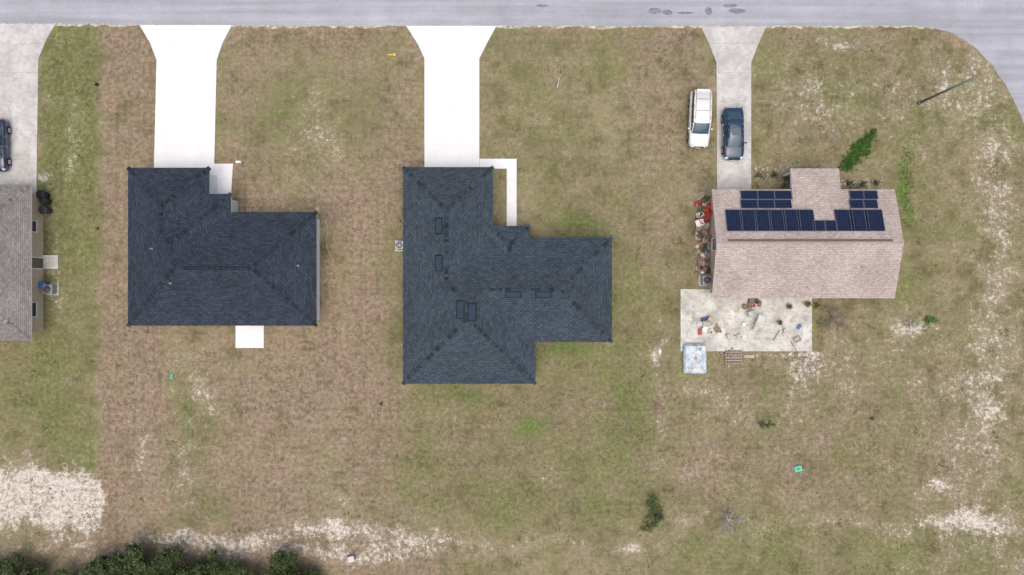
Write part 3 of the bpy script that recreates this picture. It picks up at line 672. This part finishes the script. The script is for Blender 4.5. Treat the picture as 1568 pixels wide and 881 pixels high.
for i in range(20):
    a=random.uniform(-.8,.8);c_=random.uniform(-1.0,1.0); b.box((a,c_,.70+random.uniform(0,.02)),(random.uniform(.1,.5),random.uniform(.06,.3),.02),random.choice(['tarp','white','rock','metal']),rz=random.uniform(0,3),bev=.008)
b.build('covered_hot_tub',None,(x,y,0))
x,y=P(1123,548,.1); b=MB()
for i in range(7): b.box((-.66+i*.22,0,.13),(.13,1.3,.025),'wood')
for sy_ in (-.6,0,.6): b.box((0,sy_,.06),(1.5,.1,.1),'wood')
for i in range(5): b.box((0,-.5+i*.25,.155),(1.45,.07,.02),'rock')
b.build('wood_pallet',None,(x,y,0))
def flat(name,px,py,parts,rz=0):
    x,y=P(px,py,.05); b=MB()
    for c_,d,k in parts: b.box(c_,d,k,bev=.03)
    o=b.build(name,None,(x,y,0)); o.rotation_euler=(0,0,rz)
flat('utility_lid',1222,718,[((0,0,.06),(.7,.5,.12),'teal'),((0,0,.13),(.3,.2,.03),'green')],.2)
flat('utility_lid',263,577,[((0,0,.06),(.25,.4,.1),'teal'),((0,0,.12),(.14,.2,.03),'green')])
flat('toy_scoop',599,84,[((0,0,.05),(.6,.14,.08),'yellow'),((.3,0,.06),(.22,.26,.1),'yellow')])
flat('utility_box',540,853,[((0,0,.3),(.5,.5,.6),'metal'),((0,0,.62),(.56,.56,.05),'metal'),((-.3,.2,.15),(.3,.12,.12),'dkmetal')],.3)
flat('paver_stone',1010,539,[((0,0,.04),(.3,.6,.08),'rock'),((.05,.05,.10),(.2,.3,.05),'white')])
flat('paver_stone',1147,546,[((0,0,.05),(.9,.3,.1),'rock'),((.7,.1,.05),(.3,.3,.09),'rock')])
flat('paver_stone',1235,551,[((0,0,.05),(.5,.3,.1),'rock'),((-.3,-.3,.05),(.3,.2,.08),'rock')])
b=MB(); b.box((0,0,.9),(.5,.2,.2),'white',bev=.05); b.tube((0,0,0),(0,0,.8),.05,.05,'white',8); x,y=P(365,248,.9); b.build('mailbox',None,(x,y,0))
b=MB(); b.tube((-.1,-.35,.05),(.05,.4,.12),.035,.025,'white',8); b.tube((.05,.4,.12),(.14,.5,.1),.06,.03,'white',8); x,y=P(855,129); b.build('pvc_pipe',None,(x,y,0))
b=MB(); b.tube((0,0,0),(0,0,.5),.13,.11,'black',12); b.tube((0,0,.5),(0,0,.6),.16,.07,'wood',12); x,y=P(149,130); b.build('utility_marker',None,(x,y,0))
def mound(name,px,py,rx,ry,h,k):
    x,y=P(px,py); b=MB(); N=18;K=6
    b.v.append((0,0,h))
    for i in range(1,K+1):
        for j in range(N):
            a=2*math.pi*j/N; f=i/K; w=random.uniform(.82,1.15); b.v.append((rx*f*w*math.cos(a),ry*f*w*math.sin(a),h*(1-f*f)*random.uniform(.6,1.2) if i<K else -.02))
    for j in range(N): b.f.append((0,1+j,1+(j+1)%N)); b.m.append(b.mi(k)); b.sm.append(True)
    for i in range(K-1):
        for j in range(N):
            a=1+i*N+j;c_=1+i*N+(j+1)%N; b.f.append((a,a+N,c_+N,c_)); b.m.append(b.mi(k)); b.sm.append(True)
    b.build(name,None,(x,y,0))
mound('dirt_pile',1007,624,.38,.5,.3,'dirt'); mound('dirt_pile',1005,634,.4,.3,.15,'wood'); mound('dirt_pile',66,272,.5,.4,.2,'sand')
def hose(name,pts,r,k):
    cu=bpy.data.curves.new(name,'CURVE'); cu.dimensions='3D'; cu.bevel_depth=r; cu.bevel_resolution=2
    s_=cu.splines.new('NURBS'); s_.points.add(len(pts)-1); s_.use_endpoint_u=True; s_.order_u=4
    for i,(px,py) in enumerate(pts):
        x,y=P(px,py); s_.points[i].co=(x,y,.03+(.02 if i%2 else 0),1)
    cu.materials.append(M[k]); o=bpy.data.objects.new(name,cu); COL.objects.link(o)
hose('garden_hose',[(491,345),(497,330),(505,350),(497,372),(508,395),(513,405),(500,410),(493,404),(503,398)],.024,'hose')
hose('garden_hose',[(400,240),(420,262),(450,270),(480,285),(490,300),(486,318),(492,330)],.018,'hose')
hose('garden_hose',[(440,230),(465,215),(485,180),(500,200),(520,175),(495,160),(470,190),(500,230),(478,262),(484,290)],.018,'hose')
b=MB()
def rocks(x0,y0,x1,y1,n,rmin=.05,rmax=.14):
    for _ in range(n):
        x,y=P(random.uniform(x0,x1),random.uniform(y0,y1)); r_=random.uniform(rmin,rmax); b.box((x,y,r_*.4),(r_*2,r_*1.5,r_*1.2),'rock',rz=random.uniform(0,3),bev=r_*.45)
rocks(1152,255,1212,264,26);rocks(1286,274,1352,284,30);rocks(1066,300,1090,420,70);rocks(1100,540,1245,548,24);rocks(1195,548,1250,575,16,.04,.1);rocks(1152,264,1212,290,20,.04,.08)
b.build('garden_stones')
# ------------------------------------------------------------- vegetation
def leafmesh(name,clumps,n,size,k,extra=None):
    C=np.array(clumps); w=C[:,3]**2; idx=rng.choice(len(C),n,p=w/w.sum())
    d=rng.normal(size=(n,3)); d/=np.linalg.norm(d,axis=1)[:,None]; rr=C[idx,3]*rng.uniform(.35,1.08,n)
    c_=C[idx,:3]+d*rr[:,None]*np.array([1,1,.75])
    c_[:,2]=np.maximum(c_[:,2],.05)
    t=rng.normal(size=(n,3)); t[:,2]*=.4; t/=np.linalg.norm(t,axis=1)[:,None]; u=np.cross(t,np.array([0,0,1.])+rng.normal(size=(n,3))*.6); u/=np.linalg.norm(u,axis=1)[:,None]
    s_=size*rng.uniform(.6,1.3,n)[:,None]
    V=np.stack([c_-t*s_,c_+u*s_*.5,c_+t*s_,c_-u*s_*.5],1).reshape(-1,3)
    F=np.arange(4*n).reshape(n,4)
    b=extra or MB(); o=len(b.v); b.v+=[tuple(q) for q in V.tolist()]; b.f+=[tuple(q) for q in (F+o).tolist()]; b.m+=[b.mi(k)]*n; b.sm+=[False]*n
    return b
def branch(b,p,d,l,r,depth,k,spread=.6):
    q=p+d*l; b.tube(p,q,r,r*.65,k,6 if depth>1 else 4,cap=False)
    if depth==0: return [q]
    out=[]
    for i in range(3 if depth>1 else 4):
        nd_=(d+Vector((random.gauss(0,spread),random.gauss(0,spread),random.gauss(.05,spread*.5)))).normalized()
        out+=branch(b,p+d*l*random.uniform(.55,1),nd_,l*random.uniform(.6,.85),r*.6,depth-1,k,spread)
    return out
def tree_mesh(R_,Ht,seed,n=7500):
    random.seed(seed); b=MB()
    b.tube((0,0,-.1),(.1,.05,Ht*.35),.24,.17,'bark',12)
    tips=[]
    for i in range(5):
        a=i*1.26+random.uniform(-.3,.3); d=Vector((math.cos(a)*.8,math.sin(a)*.8,.8)).normalized()
        tips+=branch(b,Vector((.1,.05,Ht*.33)),d,R_*.36,.12,2,'bark',.5)
    cl=[(t.x,t.y,min(t.z,Ht),random.uniform(.3,.6)) for t in tips if random.random()<.8]
    for i in range(22):
        a=random.uniform(0,6.28);rr=R_*math.sqrt(random.random())*.9; cl.append((rr*math.cos(a),rr*math.sin(a),Ht*random.uniform(.55,1)*(1-.3*(rr/R_)**2),random.uniform(.35,.8)))
    b=leafmesh('t',cl,n,.13,'leaf',b)
    return b
tv=[tree_mesh(2.5,3.6,s_) for s_ in (3,11,23)]
tobs=[]
def place_tree(i,px,py,h,sc,rz):
    x,y=P(px,py,h)
    if len(tobs)<3: o=tv[len(tobs)].build('oak_tree'); 
    else: o=bpy.data.objects.new('oak_tree',tobs[i%3].data); COL.objects.link(o)
    o.location=(x,y,0); o.rotation_euler=(0,0,rz); o.scale=(sc,sc,sc*random.uniform(.85,1.05)); tobs.append(o)
for i,(px,py,sc) in enumerate(((20,890,.8),(150,884,.85),(205,878,.9),(262,882,.85),(325,888,.8),(370,898,.65),(430,886,.8),(470,896,.5),(92,905,.7),(-40,900,.9),(290,940,1.1),(60,960,1.2),(180,955,1.2),(400,960,1.2),(520,1000,1.2),(650,1010,1.1),(-120,950,1.2),(800,1040,1.2),(1000,1050,1.1),(1250,1060,1.2))):
    place_tree(i,px,py,2.8*sc,sc,random.uniform(0,6.28))
random.seed(5)
def shrub(name,px,py,rx,ry,h,n,size,k='leafb'):
    x,y=P(px,py); b=MB(); cl=[]
    for i in range(10):
        a=random.uniform(0,6.28);f=math.sqrt(random.random()); cl.append((rx*f*math.cos(a)*.8,ry*f*math.sin(a)*.8,h*random.uniform(.3,.8),min(rx,ry)*random.uniform(.3,.6)))
        b.tube((0,0,0),cl[-1][:3],.02,.008,'bark',5)
    b=leafmesh('s',cl,n,size,k,b); b.build(name,None,(x,y,0))
shrub('green_shrub',998,768,.8,.8,.9,450,.07,'leafb'); shrub('green_shrub',1003,788,.8,.8,.8,450,.07,'leaf'); shrub('green_shrub',992,804,.9,.6,.5,350,.06,'leafb')
shrub('green_shrub',1423,492,.7,.45,.4,300,.06,'lush'); shrub('green_shrub',1173,650,.9,.4,.3,260,.06,'leafb')
for px,py in ((1160,270),(1183,268),(1204,272),(1300,281),(1318,283),(1340,281),(1250,468),(1080,304),(1080,375)):
    shrub('garden_shrub',px,py,random.uniform(.3,.45),.3,random.uniform(.25,.5),140,.06,random.choice(['leafb','leaf']))
for px,py in ((584,618),(150,350),(1335,640)): shrub('weed_clump',px,py,.2,.2,.2,60,.05,'leafb')
def bare(name,px,py,l,k,n=9,dp=3):
    x,y=P(px,py); b=MB()
    for i in range(n):
        a=6.28*i/n+random.uniform(-.3,.3); el=random.uniform(.3,1.1); branch(b,Vector((0,0,0)),Vector((math.cos(a)*math.cos(el),math.sin(a)*math.cos(el),math.sin(el))),l,.035,dp,k,.4)
    b.build(name,None,(x,y,0))
bare('bare_shrub',1274,488,.65,'twig',12); bare('bare_shrub',1115,795,.6,'paletwig',12); bare('bare_shrub',1393,497,.32,'paletwig',8); bare('bare_shrub',1190,272,.3,'twig',6,2); bare('bare_shrub',1172,276,.3,'paletwig',6,2); bare('bare_shrub',1309,286,.25,'twig',6,2)
def tufts(px,py,h0,h1,spread,k,name,nb=4,wid=.02,attr=False,jitr=.03):
    n=len(px); x=(px-784)/17; y=(440.5-py)/17
    x=np.repeat(x,nb);y=np.repeat(y,nb);N=n*nb
    a=rng.uniform(0,6.283,N);h=rng.uniform(h0,h1,N);ln=h*rng.uniform(.3,1,N)*spread
    x=x+rng.normal(0,jitr,N);y=y+rng.normal(0,jitr,N)
    w=wid*rng.uniform(.6,1.4,N)
    b0=np.stack([x-np.sin(a)*w,y+np.cos(a)*w,np.zeros(N)],1);b1=np.stack([x+np.sin(a)*w,y-np.cos(a)*w,np.zeros(N)],1)
    tp=np.stack([x+np.cos(a)*ln,y+np.sin(a)*ln,h],1)
    V=np.stack([b0,b1,tp],1).reshape(-1,3);F=np.arange(3*N).reshape(N,3)
    me=bpy.data.meshes.new(name); me.from_pydata(V.tolist(),[],F.tolist())
    if attr:
        mm=masks(784+17*V[:,0],440.5-17*V[:,1]); at=me.attributes.new('mask','FLOAT_COLOR','POINT'); at.data.foreach_set('color',mm.astype(np.float32).ravel())
    me.materials.append(M[k]); o=bpy.data.objects.new(name,me); COL.objects.link(o); return o
lob=[(1297,250,8,8,150),(1306,243,10,8,200),(1313,233,9,9,190),(1322,222,10,8,180),(1330,211,7,8,120),(1337,202,4,5,40),(1308,226,6,5,50),(1326,234,5,6,40),(1295,258,10,4,50)]
px=np.concatenate([q[0]+rng.normal(0,q[2]*.55,q[4]) for q in lob]); py=np.concatenate([q[1]+rng.normal(0,q[3]*.55,q[4]) for q in lob])
tufts(px,py,.06,.3,1.1,'lush','tall_green_grass',6,.02)
n=230; px=1389+rng.normal(0,7,n); py=290+rng.uniform(-65,60,n)
tufts(px,py,.05,.12,1.2,'weed','green_grass_strip',5,.016)
def excl(px,py):
    ok=np.ones(len(px),bool)
    for (x0,y0,x1,y1) in ((199,262,322,495),(322,300,352,495),(352,328,484,495),(622,262,750,580),(750,350,809,520),(809,368,930,520),(622,520,815,580),(1095,290,1370,460),(-50,285,60,520),
      (234,90,335,262),(646,88,737,262),(1094,94,1153,300),(-50,38,60,300),(325,249,360,300),(358,484,407,536),(732,241,794,261),(773,255,794,350),(1039,440,1246,541),(1044,524,1086,578),(205,38,360,92),(615,38,765,92),(1066,38,1180,96),(40,38,90,92)):
        ok&=~((px>x0)&(px<x1)&(py>y0)&(py<y1))
    ok&=~((px>1430)&(py<250)&((px-1430)>(py-40)*.62-5)&(py<52+ (px-1430)*.9))
    return ok
n=34000
px=rng.uniform(-20,1600,n);py=rng.uniform(42,900,n)
mk=masks(px,py); ok=excl(px,py)&(rng.uniform(0,1,n)>mk[:,2]*1.5)
tufts(px[ok],py[ok],.03,.09,1.3,'tuft','lawn_grass',5,.016,True)
nc=900; cx=rng.uniform(0,1568,nc);cy=rng.uniform(50,880,nc); keep=(cx>990)|(cy>560)|(cx<152)|(rng.uniform(0,1,nc)<.35); cx=cx[keep];cy=cy[keep]
k_=rng.integers(2,9,len(cx)); px=np.repeat(cx,k_)+rng.normal(0,6,k_.sum()); py=np.repeat(cy,k_)+rng.normal(0,5,k_.sum()); ok=excl(px,py)
tufts(px[ok],py[ok],.04,.11,1.4,'weed','lawn_weeds',7,.02,False,.07)
# ------------------------------------------------------------- light, camera
w=bpy.data.worlds.new('World'); scene.world=w; w.use_nodes=True; nt=w.node_tree
sky=nt.nodes.new('ShaderNodeTexSky'); sky.sky_type='NISHITA'; sky.sun_disc=False; sky.sun_elevation=R(76); sky.sun_rotation=R(180); sky.dust_density=6; sky.air_density=1.0; sky.ozone_density=1.0
nt.links.new(sky.outputs[0],nt.nodes['Background'].inputs[0]); nt.nodes['Background'].inputs[1].default_value=.15
sun=bpy.data.lights.new('sun','SUN'); sun.energy=1.22; sun.angle=R(80); sun.color=(1,.98,.94)
so=bpy.data.objects.new('sun',sun); COL.objects.link(so); so.rotation_euler=(R(14),0,0); so.location=(0,-20,40)
cam=bpy.data.cameras.new('camera'); cam.sensor_width=36; cam.lens=36*H/(1568/S); cam.clip_end=5000; cam.clip_start=.5
co=bpy.data.objects.new('camera',cam); COL.objects.link(co); co.location=(0,0,H); co.rotation_euler=(0,0,0); scene.camera=co
scene.view_settings.view_transform='Standard'; scene.view_settings.look='None'; scene.view_settings.exposure=0
